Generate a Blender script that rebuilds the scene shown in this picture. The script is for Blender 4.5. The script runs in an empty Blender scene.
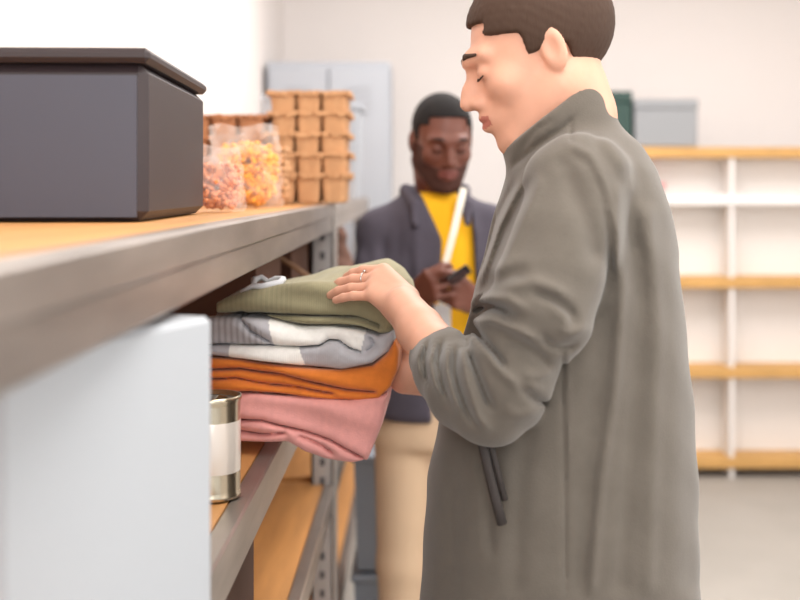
import bpy, math, random
import numpy as np
from mathutils import Vector, Matrix

random.seed(7); rng = np.random.default_rng(7)
scn = bpy.context.scene
COL = scn.collection

# ------------------------------------------------------------------ camera, world, light, exposure
FPX, CX, CY, CZ = 1200.0, 418.0, 188.0, 1.45          # focal length in px (800 px frame), principal point, eye height
cam_d = bpy.data.cameras.new('camera'); cam = bpy.data.objects.new('camera', cam_d); COL.objects.link(cam)
cam.location = (0, 0, CZ); cam.rotation_euler = (math.pi/2, 0, 0)
cam_d.sensor_width = 36; cam_d.lens = 36*FPX/800
cam_d.shift_x = -(CX-400)/800; cam_d.shift_y = -(300-CY)/800
cam_d.dof.use_dof = True; cam_d.dof.focus_distance = 1.72; cam_d.dof.aperture_fstop = 3.0
cam_d.clip_start = .05
scn.camera = cam

w = bpy.data.worlds.new('world'); scn.world = w; w.use_nodes = True
w.node_tree.nodes['Background'].inputs[0].default_value = (.96, .98, 1, 1)
w.node_tree.nodes['Background'].inputs[1].default_value = .85

def area(name, loc, rot, sx, sy, power, col):
    d = bpy.data.lights.new(name, 'AREA'); d.shape = 'RECTANGLE'; d.size = sx; d.size_y = sy
    d.energy = power; d.color = col
    o = bpy.data.objects.new(name, d); COL.objects.link(o); o.location = loc; o.rotation_euler = rot
    return o
area('window_daylight', (2.85, 1.2, 2.0), (0, math.radians(78), 0), 1.6, 3.0, 44, (1, .98, .95))
area('ceiling_lamp', (.6, 1.0, 2.9), (0, 0, 0), 1.2, 1.6, 26, (1, .97, .93))
area('ceiling_lamp', (1.0, 4.3, 2.9), (0, 0, 0), 2.4, 1.6, 58, (1, .97, .95))
area('ceiling_lamp', (.1, 3.1, 2.9), (0, 0, 0), .8, .8, 7, (1, .97, .93))
area('rear_fill_panel', (-.1, -1.0, 2.0), (math.radians(76), 0, 0), 1.8, 1.4, 24, (1, .99, .97))  # fill panel added behind the camera to brighten the clothes stack
scn.view_settings.view_transform = 'Standard'; scn.view_settings.look = 'None'
scn.view_settings.gamma = 1; scn.view_settings.use_curve_mapping = False
scn.view_settings.exposure = 0.5

# ------------------------------------------------------------------ helpers
def P(px, py, Y):                       # point at distance Y seen at (px, py)
    return np.array([(px-CX)/FPX*Y, Y, CZ-(py-CY)/FPX*Y])

def srgb(r, g, b):
    f = lambda c: (c/12.92 if c <= .04045 else ((c+.055)/1.055)**2.4)
    return (f(r/255), f(g/255), f(b/255), 1)

def mat(name, col, rough=.7, metal=0, bump=0, scale=200, sheen=0, var=0, vscale=8, spec=.4, bdist=.001, attr=None, sss=0, stretch=None):
    m = bpy.data.materials.new(name); m.use_nodes = True
    nt = m.node_tree; b = nt.nodes['Principled BSDF']
    b.inputs['Base Color'].default_value = col
    b.inputs['Roughness'].default_value = rough; b.inputs['Metallic'].default_value = metal
    b.inputs['Specular IOR Level'].default_value = spec
    if sheen: b.inputs['Sheen Weight'].default_value = sheen; b.inputs['Sheen Roughness'].default_value = .5
    if sss:
        b.inputs['Subsurface Weight'].default_value = sss
        b.inputs['Subsurface Radius'].default_value = (.012, .005, .003)
        b.inputs['Subsurface Scale'].default_value = 1
    tc = nt.nodes.new('ShaderNodeTexCoord'); mp = nt.nodes.new('ShaderNodeMapping')
    nt.links.new(tc.outputs['Object'], mp.inputs[0])
    if stretch: mp.inputs['Scale'].default_value = stretch
    src = None
    if attr:
        a = nt.nodes.new('ShaderNodeAttribute'); a.attribute_name = attr; src = a.outputs['Color']
        nt.links.new(src, b.inputs['Base Color'])
    if var:
        n = nt.nodes.new('ShaderNodeTexNoise'); n.inputs['Scale'].default_value = vscale; n.inputs['Detail'].default_value = 6
        nt.links.new(mp.outputs[0], n.inputs[0])
        r = nt.nodes.new('ShaderNodeMapRange'); r.inputs['From Min'].default_value = .3; r.inputs['From Max'].default_value = .7
        r.inputs['To Min'].default_value = 1-var; r.inputs['To Max'].default_value = 1+var
        nt.links.new(n.outputs[0], r.inputs[0])
        v = nt.nodes.new('ShaderNodeVectorMath'); v.operation = 'SCALE'
        if src: nt.links.new(src, v.inputs[0])
        else: v.inputs[0].default_value = col[:3]
        nt.links.new(r.outputs[0], v.inputs['Scale']); nt.links.new(v.outputs[0], b.inputs['Base Color'])
    if bump:
        n = nt.nodes.new('ShaderNodeTexNoise'); n.inputs['Scale'].default_value = scale; n.inputs['Detail'].default_value = 4
        nt.links.new(mp.outputs[0], n.inputs[0])
        bp = nt.nodes.new('ShaderNodeBump'); bp.inputs['Strength'].default_value = bump; bp.inputs['Distance'].default_value = bdist
        nt.links.new(n.outputs[0], bp.inputs['Height']); nt.links.new(bp.outputs[0], b.inputs['Normal'])
    return m

def tag(o, label=None, cat=None, group=None, kind=None):
    if label: o['label'] = label
    if cat: o['category'] = cat
    if group: o['group'] = group
    if kind: o['kind'] = kind
    return o

def empty(name, loc, label, cat, group=None):
    o = bpy.data.objects.new(name, None); COL.objects.link(o); o.location = tuple(map(float, loc)); o.empty_display_size = .05
    return tag(o, label, cat, group)

def mk(name, V, F, m, parent=None, smooth=True, cols=None, fmat=None):
    """link ONE mesh object; V in world coordinates (made local to its parents' base)"""
    V = np.asarray(V, dtype=np.float64)
    base = np.zeros(3); p = parent
    while p is not None: base += np.array(p.location); p = p.parent
    me = bpy.data.meshes.new(name)
    if isinstance(F, np.ndarray):
        n = F.shape[1]
        me.vertices.add(len(V)); me.vertices.foreach_set('co', (V-base).astype(np.float32).ravel())
        me.loops.add(F.size); me.loops.foreach_set('vertex_index', F.astype(np.int32).ravel())
        me.polygons.add(len(F)); me.polygons.foreach_set('loop_start', np.arange(0, F.size, n, dtype=np.int32))
        me.update(calc_edges=True)
    else:
        me.from_pydata((V-base).tolist(), [], [tuple(int(i) for i in f) for f in F]); me.update()
    me.validate()
    if smooth: me.polygons.foreach_set('use_smooth', [True]*len(me.polygons))
    if cols is not None:
        ca = me.color_attributes.new('col', 'FLOAT_COLOR', 'POINT'); ca.data.foreach_set('color', np.asarray(cols, dtype=np.float32).ravel())
    for mm in (m if isinstance(m, (list, tuple)) else [m]): me.materials.append(mm)
    if fmat is not None: me.polygons.foreach_set('material_index', fmat)
    o = bpy.data.objects.new(name, me); COL.objects.link(o)
    if parent: o.parent = parent
    return o

class MB:
    """collects boxes, tubes and lathes; build() links them as one mesh"""
    def __init__(s): s.V = []; s.F = []
    def add(s, V, F):
        k = len(s.V); s.V += [tuple(map(float, v)) for v in V]; s.F += [tuple(int(i)+k for i in f) for f in F]; return s
    def box(s, lo, hi, R=None, c=None, bev=0):
        lo = np.array(lo, float); hi = np.array(hi, float)
        bm_v = []
        b = min(bev, *( (hi-lo)/2.01 )) if bev else 0
        if b <= 0:
            V = [(x, y, z) for x in (lo[0], hi[0]) for y in (lo[1], hi[1]) for z in (lo[2], hi[2])]
            F = [(0,1,3,2),(4,6,7,5),(0,4,5,1),(2,3,7,6),(0,2,6,4),(1,5,7,3)]
        else:
            # chamfered box: per axis face quads + edge quads + corner tris
            V = []; idx = {}
            for sx in (0,1):
                for sy in (0,1):
                    for sz in (0,1):
                        c0 = [(lo, hi)[q][a] for a, q in enumerate((sx,sy,sz))]
                        ins = [c0[a] + (b if q == 0 else -b) for a, q in enumerate((sx,sy,sz))]
                        for a in range(3):
                            v = list(ins); v[a] = c0[a]
                            idx[(sx,sy,sz,a)] = len(V); V.append(tuple(v))
            F = []
            for a in range(3):
                o1, o2 = [(1,2),(2,0),(0,1)][a]
                for q in (0,1):
                    f = []
                    for (u, v) in ((0,0),(1,0),(1,1),(0,1)):
                        k = [0,0,0]; k[a] = q; k[o1] = u; k[o2] = v; f.append(idx[(*k, a)])
                    F.append(tuple(f) if q else tuple(f[::-1]))
            for a in range(3):           # edges running along axis a
                o1, o2 = [(1,2),(2,0),(0,1)][a]
                for u in (0,1):
                    for v in (0,1):
                        k0 = [0,0,0]; k0[o1] = u; k0[o2] = v; k1 = list(k0); k1[a] = 1
                        f = [idx[(*k0,o1)], idx[(*k0,o2)], idx[(*k1,o2)], idx[(*k1,o1)]]
                        F.append(tuple(f) if u == v else tuple(f[::-1]))
            for sx in (0,1):
                for sy in (0,1):
                    for sz in (0,1):
                        f = [idx[(sx,sy,sz,a)] for a in range(3)]
                        F.append(tuple(f) if (sx+sy+sz) % 2 else tuple(f[::-1]))
        V = np.array(V)
        if R is not None:
            c = (lo+hi)/2 if c is None else np.array(c); V = (V-c) @ np.array(R).T + c
        return s.add(V, F)
    def tube(s, pts, r, n=12, cap=True):
        pts = [np.array(p, float) for p in pts]; rr = r if isinstance(r, (list, tuple)) else [r]*len(pts)
        V = []; F = []; up = None
        for i, p in enumerate(pts):
            d = pts[min(i+1, len(pts)-1)] - pts[max(i-1, 0)]; d /= np.linalg.norm(d)+1e-12
            if up is None:
                up = np.cross(d, [0,0,1]) if abs(d[2]) < .9 else np.cross(d, [0,1,0])
            up = up - d*np.dot(up, d); up /= np.linalg.norm(up); v2 = np.cross(d, up)
            for k in range(n):
                t = 2*math.pi*k/n; V.append(p + rr[i]*(math.cos(t)*up + math.sin(t)*v2))
        for i in range(len(pts)-1):
            for k in range(n):
                a = i*n+k; b = i*n+(k+1) % n; F.append((a, b, b+n, a+n))
        if cap: F.append(tuple(range(n))[::-1]); F.append(tuple(range((len(pts)-1)*n, len(pts)*n)))
        return s.add(V, F)
    def lathe(s, c, prof, n=32):
        V = []; F = []
        for (r, z) in prof:
            for k in range(n):
                t = 2*math.pi*k/n; V.append((c[0]+r*math.cos(t), c[1]+r*math.sin(t), c[2]+z))
        for i in range(len(prof)-1):
            for k in range(n):
                a = i*n+k; b = i*n+(k+1) % n; F.append((a, b, b+n, a+n))
        return s.add(V, F)
    def build(s, name, m, parent=None, smooth=False): return mk(name, s.V, s.F, m, parent, smooth)

def Rz(a): c, s_ = math.cos(a), math.sin(a); return np.array([[c,-s_,0],[s_,c,0],[0,0,1]])
def Rx(a): c, s_ = math.cos(a), math.sin(a); return np.array([[1,0,0],[0,c,-s_],[0,s_,c]])
def Ry(a): c, s_ = math.cos(a), math.sin(a); return np.array([[c,0,s_],[0,1,0],[-s_,0,c]])

# ------------------------------------------------------------------ distance-field sculpting
def smin(a, b, k):
    if k <= 0: return np.minimum(a, b)
    h = np.clip(.5+.5*(b-a)/k, 0, 1)
    return b+(a-b)*h - k*h*(1-h)
def smax(a, b, k): return -smin(-a, -b, k)

def seg_dist(p, a, b):
    ab = b-a; L = float(ab@ab)+1e-12
    t = np.clip(((p-a)@ab)/L, 0, 1)
    return np.linalg.norm(p-a-t[..., None]*ab, axis=-1), t
def poly_dist2(x, z, pts):
    best = np.full(x.shape, 1e9)
    for (x0, z0), (x1, z1) in zip(pts[:-1], pts[1:]):
        dx, dz = x1-x0, z1-z0; L = dx*dx+dz*dz+1e-12
        t = np.clip(((x-x0)*dx+(z-z0)*dz)/L, 0, 1)
        best = np.minimum(best, np.hypot(x-x0-t*dx, z-z0-t*dz))
    return best

class Field:
    def __init__(s, lo, hi, h):
        s.h = np.array([h]*3 if np.isscalar(h) else h, float); s.lo = np.array(lo, float)
        n = np.ceil((np.array(hi)-s.lo)/s.h).astype(int)+1; s.n = n
        s.ax = [s.lo[i]+s.h[i]*np.arange(n[i]) for i in range(3)]
        s.D = np.full(n, .5)
    def sl(s, lo, hi):
        out = []
        for i in range(3):
            a = int(np.clip(math.floor((lo[i]-s.lo[i])/s.h[i]), 0, s.n[i])); b = int(np.clip(math.ceil((hi[i]-s.lo[i])/s.h[i])+1, 0, s.n[i]))
            out.append(slice(a, b))
        return tuple(out)
    def pts(s, sl): return np.stack(np.meshgrid(s.ax[0][sl[0]], s.ax[1][sl[1]], s.ax[2][sl[2]], indexing='ij'), -1)
    def comb(s, sl, d, k, op):
        if op == 'add': s.D[sl] = smin(s.D[sl], d, k)
        elif op == 'sub': s.D[sl] = smax(s.D[sl], -d, k)
    def chain(s, pts, rad, k=.01, op='add'):
        m = k+.02
        for (a, b, ra, rb) in zip(pts[:-1], pts[1:], rad[:-1], rad[1:]):
            a = np.array(a, float); b = np.array(b, float); r = max(ra, rb)+m
            sl = s.sl(np.minimum(a, b)-r, np.maximum(a, b)+r)
            if any(q.start >= q.stop for q in sl): continue
            d, t = seg_dist(s.pts(sl), a, b); s.comb(sl, d-(ra+(rb-ra)*t), k, op)
    def ell(s, c, r, k=.01, R=None, op='add'):
        c = np.array(c, float); r = np.array(r, float); m = max(r)+k+.02
        sl = s.sl(c-m, c+m)
        if any(q.start >= q.stop for q in sl): return
        p = s.pts(sl)-c
        if R is not None: p = p @ R          # world -> local
        q = np.linalg.norm(p/r, axis=-1); g = np.linalg.norm(p/(r*r), axis=-1)+1e-9
        s.comb(sl, q*(q-1)/g, k, op)
    def loft(s, z, xc, yc, rx, ry, k=.02, n=2.3, op='add', pad=.03):
        """stack of superellipse sections, heights z ascending"""
        z = np.array(z); Z = s.ax[2]; ev = lambda a: np.interp(Z, z, np.broadcast_to(np.array(a, float), z.shape))
        X, Y = np.meshgrid(s.ax[0], s.ax[1], indexing='ij')
        a, b, c, d = ev(xc), ev(yc), ev(rx), ev(ry)
        ker = np.ones(5)/5
        if len(Z) > 12:
            sm = lambda v: np.convolve(np.pad(v, 2, mode='edge'), ker, 'valid')
            a, b, c, d = sm(a), sm(b), sm(c), sm(d)
        u = np.abs(X[..., None]-a)/c; v = np.abs(Y[..., None]-b)/d
        q = (u**n+v**n)**(1/n)
        dd = (q-1)*np.minimum(c, d)
        cap = np.maximum(z[0]-Z, Z-z[-1]); dd = smax(dd, np.broadcast_to(cap, dd.shape), pad)
        s.comb((slice(None),)*3, dd, k, op)
    def cut(s, p, n, k=.004):
        """remove everything on the side n points to"""
        n = np.array(n, float); n /= np.linalg.norm(n); sl = (slice(None),)*3
        s.D = smax(s.D, (s.pts(sl)-np.array(p))@n, k)
    def near(s, band=.03):
        ix = np.nonzero(np.abs(s.D) < band)
        return ix, np.stack([s.ax[i][ix[i]] for i in range(3)], -1)
    def folds(s, items, ymax, gain=1.0, band=.035):
        """sculpt creases (depth>0) and ridges (depth<0); items: (outline points, width, depth), seen along the room"""
        ix, p = s.near(band)
        keep = (p[:, 1] < ymax); ix = tuple(i[keep] for i in ix); p = p[keep]
        u = CX+FPX*p[:, 0]/p[:, 1]; v = CY-FPX*(p[:, 2]-CZ)/p[:, 1]
        acc = np.zeros(len(p))
        for (pl, wd, dp) in items:
            lens = [math.hypot(b[0]-a[0], b[1]-a[1]) for a, b in zip(pl, pl[1:])]; tot = sum(lens); run = 0
            best = np.full(len(p), 1e9); par = np.zeros(len(p))
            for (a, b, L) in zip(pl, pl[1:], lens):
                t = np.clip(((u-a[0])*(b[0]-a[0])+(v-a[1])*(b[1]-a[1]))/(L*L), 0, 1)
                d = np.hypot(u-a[0]-t*(b[0]-a[0]), v-a[1]-t*(b[1]-a[1])); m = d < best
                best[m] = d[m]; par[m] = run+t[m]*L; run += L
            e = min(18., tot*.3); tp = np.clip(np.minimum(par, tot-par)/e, 0, 1)*.9+.1; tp = tp*tp*(3-2*tp)
            acc += gain*dp*np.exp(-(best/wd)**2)*tp
        s.D[ix] += acc
    def mesh(s, smooth=2):
        D = s.D; ins = D < 0
        nx, ny, nz = D.shape
        c = lambda a, i, j, k: a[i:nx-1+i, j:ny-1+j, k:nz-1+k]
        cnt = sum(c(ins, i, j, k).astype(np.int8) for i in (0,1) for j in (0,1) for k in (0,1))
        act = (cnt > 0) & (cnt < 8); ci = np.stack(np.nonzero(act), -1)
        idx = np.full(act.shape, -1, np.int64); idx[act] = np.arange(len(ci))
        acc = np.zeros((len(ci), 3)); w_ = np.zeros(len(ci))
        cor = [(i, j, k) for i in (0,1) for j in (0,1) for k in (0,1)]
        for a in cor:
            for ax in range(3):
                if a[ax]: continue
                b = list(a); b[ax] = 1
                da = D[ci[:, 0]+a[0], ci[:, 1]+a[1], ci[:, 2]+a[2]]; db = D[ci[:, 0]+b[0], ci[:, 1]+b[1], ci[:, 2]+b[2]]
                x = (da < 0) != (db < 0); t = np.where(x, da/(da-db+1e-15), 0)
                q = np.array(a)[None].repeat(len(ci), 0).astype(float); q[:, ax] += t
                acc += np.where(x[:, None], q, 0); w_ += x
        V = s.lo+(ci+acc/w_[:, None])*s.h
        Fs = []
        for ax in range(3):
            o1, o2 = [(1,2),(2,0),(0,1)][ax]
            sa = [slice(None)]*3; sb = [slice(None)]*3; sa[ax] = slice(0, -1); sb[ax] = slice(1, None)
            A = ins[tuple(sa)]; B = ins[tuple(sb)]
            e = np.stack(np.nonzero(A != B), -1)
            ok = (e[:, o1] > 0) & (e[:, o2] > 0) & (e[:, o1] < D.shape[o1]-1) & (e[:, o2] < D.shape[o2]-1); e = e[ok]
            fl = A[e[:, 0], e[:, 1], e[:, 2]]
            def cell(d1, d2):
                q = e.copy(); q[:, o1] -= d1; q[:, o2] -= d2; return idx[q[:, 0], q[:, 1], q[:, 2]]
            f = np.stack([cell(1,1), cell(0,1), cell(0,0), cell(1,0)], -1)
            f[~fl] = f[~fl][:, ::-1]; Fs.append(f)
        F = np.concatenate(Fs)
        F = F[(F >= 0).all(1)]
        for _ in range(smooth):
            S = np.zeros_like(V); n_ = np.zeros(len(V))
            for a, b in ((0,1),(1,2),(2,3),(3,0)):
                for x, y in ((a, b), (b, a)):
                    for q in range(3): S[:, q] += np.bincount(F[:, x], V[F[:, y], q], len(V))
                    n_ += np.bincount(F[:, x], minlength=len(V))
            V = V+.6*(S/np.maximum(n_, 1)[:, None]-V)
        return V, F

def join(*ms):
    V = []; F = []; k = 0
    for v, f in ms: V.append(v); F.append(f+k); k += len(v)
    return np.concatenate(V), np.concatenate(F)

# ------------------------------------------------------------------ materials
M = {}
M['wall'] = mat('white_plaster', srgb(236, 230, 227), .9, bump=.05, scale=60)
M['floor'] = mat('grey_floor', srgb(170, 165, 158), .5, var=.06, vscale=3)
M['ceil'] = mat('ceiling_paint', srgb(235, 232, 228), .9)
M['steel'] = mat('brushed_grey_steel', srgb(158, 150, 144), .36, metal=.75, bump=.15, scale=14, var=.2, vscale=4, bdist=.002, stretch=(1, 1, 6))
M['steel_post'] = mat('light_grey_steel_post', srgb(172, 168, 166), .4, metal=.4, var=.08, vscale=6)
M['steel_glint'] = mat('steel_edge_glint', srgb(196, 190, 184), .35, metal=.6)  # light caught by the post edge, put into a brighter colour
M['deck'] = mat('orange_wood_board', srgb(204, 148, 90), .5, var=.14, vscale=5, stretch=(6, .6, 6), bump=.1, scale=30)
M['box_dark'] = mat('dark_brown_plastic', srgb(48, 38, 40), .5, var=.03, vscale=4)
M['box_dark_face'] = mat('dark_grey_blue_plastic', srgb(66, 66, 78), .45)
M['white_card'] = mat('white_board', srgb(170, 174, 179), .6)
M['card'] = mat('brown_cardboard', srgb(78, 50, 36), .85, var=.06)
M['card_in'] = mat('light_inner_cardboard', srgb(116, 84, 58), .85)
M['pulp'] = mat('tan_paper_pulp', srgb(202, 154, 112), .95, bump=.6, scale=160, var=.07, vscale=30, bdist=.002)
M['pulp_shaded'] = mat('shaded_paper_pulp', srgb(176, 122, 86), .95, bump=.6, scale=160, var=.1, vscale=30, bdist=.002)  # pulp darkened in colour for the shading on the left-hand cartons
M['tin'] = mat('tin_metal', srgb(200, 188, 165), .22, metal=.95, spec=.6)
M['label_paper'] = mat('pale_can_label', srgb(232, 222, 212), .25, metal=.35)
M['fleece'] = mat('grey_brown_fleece', srgb(101, 94, 86), .95, bump=.35, scale=420, sheen=.25, var=.035, vscale=60, spec=.1, bdist=.0012)
M['fleece_dark'] = mat('dark_cloth', srgb(58, 52, 50), .8)
M['skin'] = mat('light_skin', srgb(216, 162, 137), .5, bump=.15, scale=260, sss=.12, var=.05, vscale=26, spec=.35, bdist=.0006)
M['lip'] = mat('lip_skin', srgb(184, 112, 98), .45)
M['skin_dark'] = mat('deep_brown_skin', srgb(108, 62, 48), .45, sss=.05, var=.06, vscale=30, spec=.45)
M['lip_dark'] = mat('brown_lips', srgb(120, 68, 62), .45)
M['hair'] = mat('black_hair', srgb(24, 20, 20), .9, bump=.8, scale=300)
M['beard'] = mat('short_beard', srgb(72, 42, 34), .9, bump=.5, scale=300)
M['hair_brown'] = mat('brown_hair', srgb(66, 46, 34), .8, bump=.8, scale=220, stretch=(1, 1, .2))
M['eye'] = mat('eye_white', srgb(205, 200, 195), .3)
M['nail'] = mat('fingernail', srgb(236, 190, 172), .3)
M['shirt'] = mat('charcoal_overshirt', srgb(78, 73, 84), .9, bump=.2, scale=300, var=.06, vscale=14)
M['tee'] = mat('yellow_cotton', srgb(246, 184, 24), .85, var=.03)
M['trouser'] = mat('beige_chino', srgb(214, 186, 156), .9, var=.04)
M['strap'] = mat('white_ribbon', srgb(244, 238, 222), .6)
M['badge'] = mat('white_badge_card', srgb(232, 232, 234), .4)
M['phone'] = mat('black_phone', srgb(24, 20, 22), .25)
M['shoe'] = mat('white_shoe', srgb(200, 195, 190), .6)
M['jean'] = mat('dark_jeans', srgb(70, 68, 74), .9)
M['silver'] = mat('silver_ring', srgb(210, 208, 205), .2, metal=1)
M['locker'] = mat('pale_grey_steel_paint', srgb(172, 176, 183), .5)
M['locker_trim'] = mat('grey_steel_trim', srgb(164, 166, 172), .5)
M['crate'] = mat('blue_grey_plastic', srgb(140, 148, 160), .5)
M['bag_brown'] = mat('brown_paper_bag', srgb(108, 78, 66), .9, bump=.4, scale=30)
M['shelf_white'] = mat('white_laminate', srgb(240, 236, 233), .6)
M['shelf_wood'] = mat('yellow_wood', srgb(206, 160, 96), .6, var=.1, vscale=6)
M['green'] = mat('dark_green_plastic', srgb(50, 74, 68), .6)
M['grey_box'] = mat('grey_box', srgb(150, 152, 155), .6)
M['pinkbowl'] = mat('pink_ceramic', srgb(226, 150, 150), .4)
M['rubber'] = mat('dark_hinge', srgb(70, 68, 70), .6)

def knit(name, base, ribs=0, axis='X', bump=.5, sc=700, attr='col'):
    """knitted cloth: colour from the garment's own pattern, a fine rib relief"""
    m = mat(name, base, .95, sheen=.2, var=.05, vscale=90, attr=attr, spec=.1)
    nt = m.node_tree; b = nt.nodes['Principled BSDF']; tc = [n for n in nt.nodes if n.type == 'TEX_COORD'][0]
    wv = nt.nodes.new('ShaderNodeTexWave'); wv.bands_direction = axis; wv.inputs['Scale'].default_value = ribs or 90
    wv.inputs['Distortion'].default_value = .8; wv.inputs['Detail'].default_value = 2
    n = nt.nodes.new('ShaderNodeTexNoise'); n.inputs['Scale'].default_value = sc
    ad = nt.nodes.new('ShaderNodeMath'); ad.operation = 'ADD'
    nt.links.new(tc.outputs['Object'], wv.inputs[0]); nt.links.new(tc.outputs['Object'], n.inputs[0])
    nt.links.new(wv.outputs['Fac'], ad.inputs[0]); nt.links.new(n.outputs[0], ad.inputs[1])
    bp = nt.nodes.new('ShaderNodeBump'); bp.inputs['Strength'].default_value = bump; bp.inputs['Distance'].default_value = .0008
    nt.links.new(ad.outputs[0], bp.inputs['Height']); nt.links.new(bp.outputs[0], b.inputs['Normal'])
    return m
M['knit_fine'] = knit('fine_rib_knit', srgb(150, 150, 120), 90, 'X', .22)
M['knit_plain'] = mat('plain_knit', srgb(150, 150, 120), .95, bump=.5, scale=420, sheen=.25, var=.05, vscale=90, attr='col', spec=.1, bdist=.0012)

def film(name, a=.2):
    m = bpy.data.materials.new(name); m.use_nodes = True; nt = m.node_tree
    b = nt.nodes['Principled BSDF']; b.inputs['Base Color'].default_value = (.95, .9, .86, 1); b.inputs['Roughness'].default_value = .12
    b.inputs['Specular IOR Level'].default_value = .8
    n = nt.nodes.new('ShaderNodeTexNoise'); n.inputs['Scale'].default_value = 25
    tc = nt.nodes.new('ShaderNodeTexCoord'); nt.links.new(tc.outputs['Object'], n.inputs[0])
    r = nt.nodes.new('ShaderNodeMapRange'); r.inputs['From Min'].default_value = .4; r.inputs['From Max'].default_value = .7
    r.inputs['To Min'].default_value = a*.45; r.inputs['To Max'].default_value = a*1.6
    nt.links.new(n.outputs[0], r.inputs[0]); nt.links.new(r.outputs[0], b.inputs['Alpha'])
    bp = nt.nodes.new('ShaderNodeBump'); bp.inputs['Strength'].default_value = .6; bp.inputs['Distance'].default_value = .004
    nt.links.new(n.outputs[0], bp.inputs['Height']); nt.links.new(bp.outputs[0], b.inputs['Normal'])
    return m
M['film'] = film('clear_plastic_film')

# ------------------------------------------------------------------ the room
def struct(name, lo, hi, m, bev=0):
    return tag(MB().box(lo, hi, bev=bev).build(name, m), kind='structure')
XL, XR, YB, ZT = -.74, 2.95, 6.6, 3.0
struct('floor', (XL-.1, -1.2, -.1), (XR+.1, YB+.1, 0), M['floor'])
struct('ceiling', (XL-.1, -1.2, ZT), (XR+.1, YB+.1, ZT+.1), M['ceil'])
struct('wall_back', (XL, YB, 0), (XR, YB+.1, ZT), M['wall'])
struct('wall_left', (XL-.1, -1.2, 0), (XL, YB+.1, ZT), M['wall'])
struct('wall_right', (XR, -1.2, 0), (XR+.1, YB+.1, ZT), M['wall'])
struct('baseboard_back', (XL, YB-.02, 0), (XR, YB, .1), M['shelf_white'])

# ------------------------------------------------------------------ racks
XF = -.224; DEPTH = .44; LEV = [1.409, 1.033, .66, .26]
def rack(y0, y1, label, top_deck=True):
    r = empty('shelving_rack', (XF-DEPTH/2, y0, 0), label, 'shelf')
    for li, z in enumerate(LEV):
        for xs, s in ((XF, -1), (XF-DEPTH, 1)):
            b = MB()                               # stepped beam: upper lip and lower web
            b.box((min(xs, xs+s*.028), y0+.035, z-.036), (max(xs, xs+s*.028), y1-.05, z), bev=.003)
            b.box((min(xs+s*.004, xs+s*.024), y0+.035, z-.074), (max(xs+s*.004, xs+s*.024), y1-.05, z-.0345), bev=.003)
            b.build('beam', M['steel'], r)
        MB().box((XF-DEPTH+.03, y0+.01, z-.02), (XF-.0285, y1-.012, z-.0005)).build('deck_board', M['deck'], r)
    for xs, fx in ((XF-.061, 1), (XF-DEPTH+.001, -1)):
        for ys in (y0, y1-.045):
            p = MB(); p.box((xs, ys, 0), (xs+.06, ys+.006, LEV[0]-.04)); p.box((xs, ys, 0), (xs+.006, ys+.04, LEV[0]-.04))
            p.box((xs+.054, ys, 0), (xs+.06, ys+.04, LEV[0]-.04))
            ex = xs+.0585 if fx > 0 else xs-.0025
            MB().box((ex, ys-.003, 0), (ex+.005, ys+.03, LEV[0]+.004), bev=.001).build('post_edge_glint', M['steel_glint'], r)  # strip added for the lit look of the post edge
            nf = len(p.F)
            for k in range(26): p.box((xs+.024, ys-.0008, .06+k*.05), (xs+.036, ys+.0005, .08+k*.05))
            mk('post', p.V, p.F, [M['steel_post'], M['rubber']], r, False, fmat=[0]*nf+[1]*(len(p.F)-nf))
    return r
rack(.5, 3.24, 'steel shelving rack with orange wood boards, holding clothes stack, in left foreground')
rack(3.27, 5.4, 'second steel shelving rack farther down the aisle, behind man in yellow')

# dark bin on top board
t = empty('storage_bin', (-.48, 1.6, LEV[0]), 'tall dark brown plastic bin on the top board, left of pasta bags', 'bin')
R_ = Rz(math.radians(2.2)); c_ = (-.325, 1.44, 1.5)
b = MB(); b.box((-.63, 1.44, LEV[0]+.001), (-.325, 1.93, 1.6), R_, c_, bev=.012); b.build('body', M['box_dark'], t)
MB().box((-.622, 1.436, LEV[0]+.006), (-.337, 1.441, 1.585), R_, c_).build('end_panel', M['box_dark_face'], t)
MB().box((-.634, 1.432, 1.6), (-.321, 1.934, 1.618), R_, c_, bev=.006).build('lid', M['box_dark'], t)

# white carton under the top beam
dv = np.array([.362, .932]); nv = np.array([.932, -.362]); cor = np.array([-.1985, 1.165])
t = empty('white_carton', (-.33, 1.05, LEV[1]), 'plain white carton on the middle board in the near left corner, beside the can', 'box')
ang = math.atan2(dv[1], dv[0])-math.pi/2
cc = cor-dv*.15-nv*.12; c3 = (cc[0], cc[1], 1.18)
b = MB(); b.box((cc[0]-.12, cc[1]-.15, LEV[1]+.001), (cc[0]+.12, cc[1]+.15, 1.326), Rz(ang), c3, bev=.006); b.build('body', M['white_card'], t)
b = MB(); b.box((cc[0]-.12, cc[1]-.0015, 1.3262), (cc[0]+.12, cc[1]+.0015, 1.3275), Rz(ang), c3); b.build('lid_seam', M['locker_trim'], t)

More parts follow.
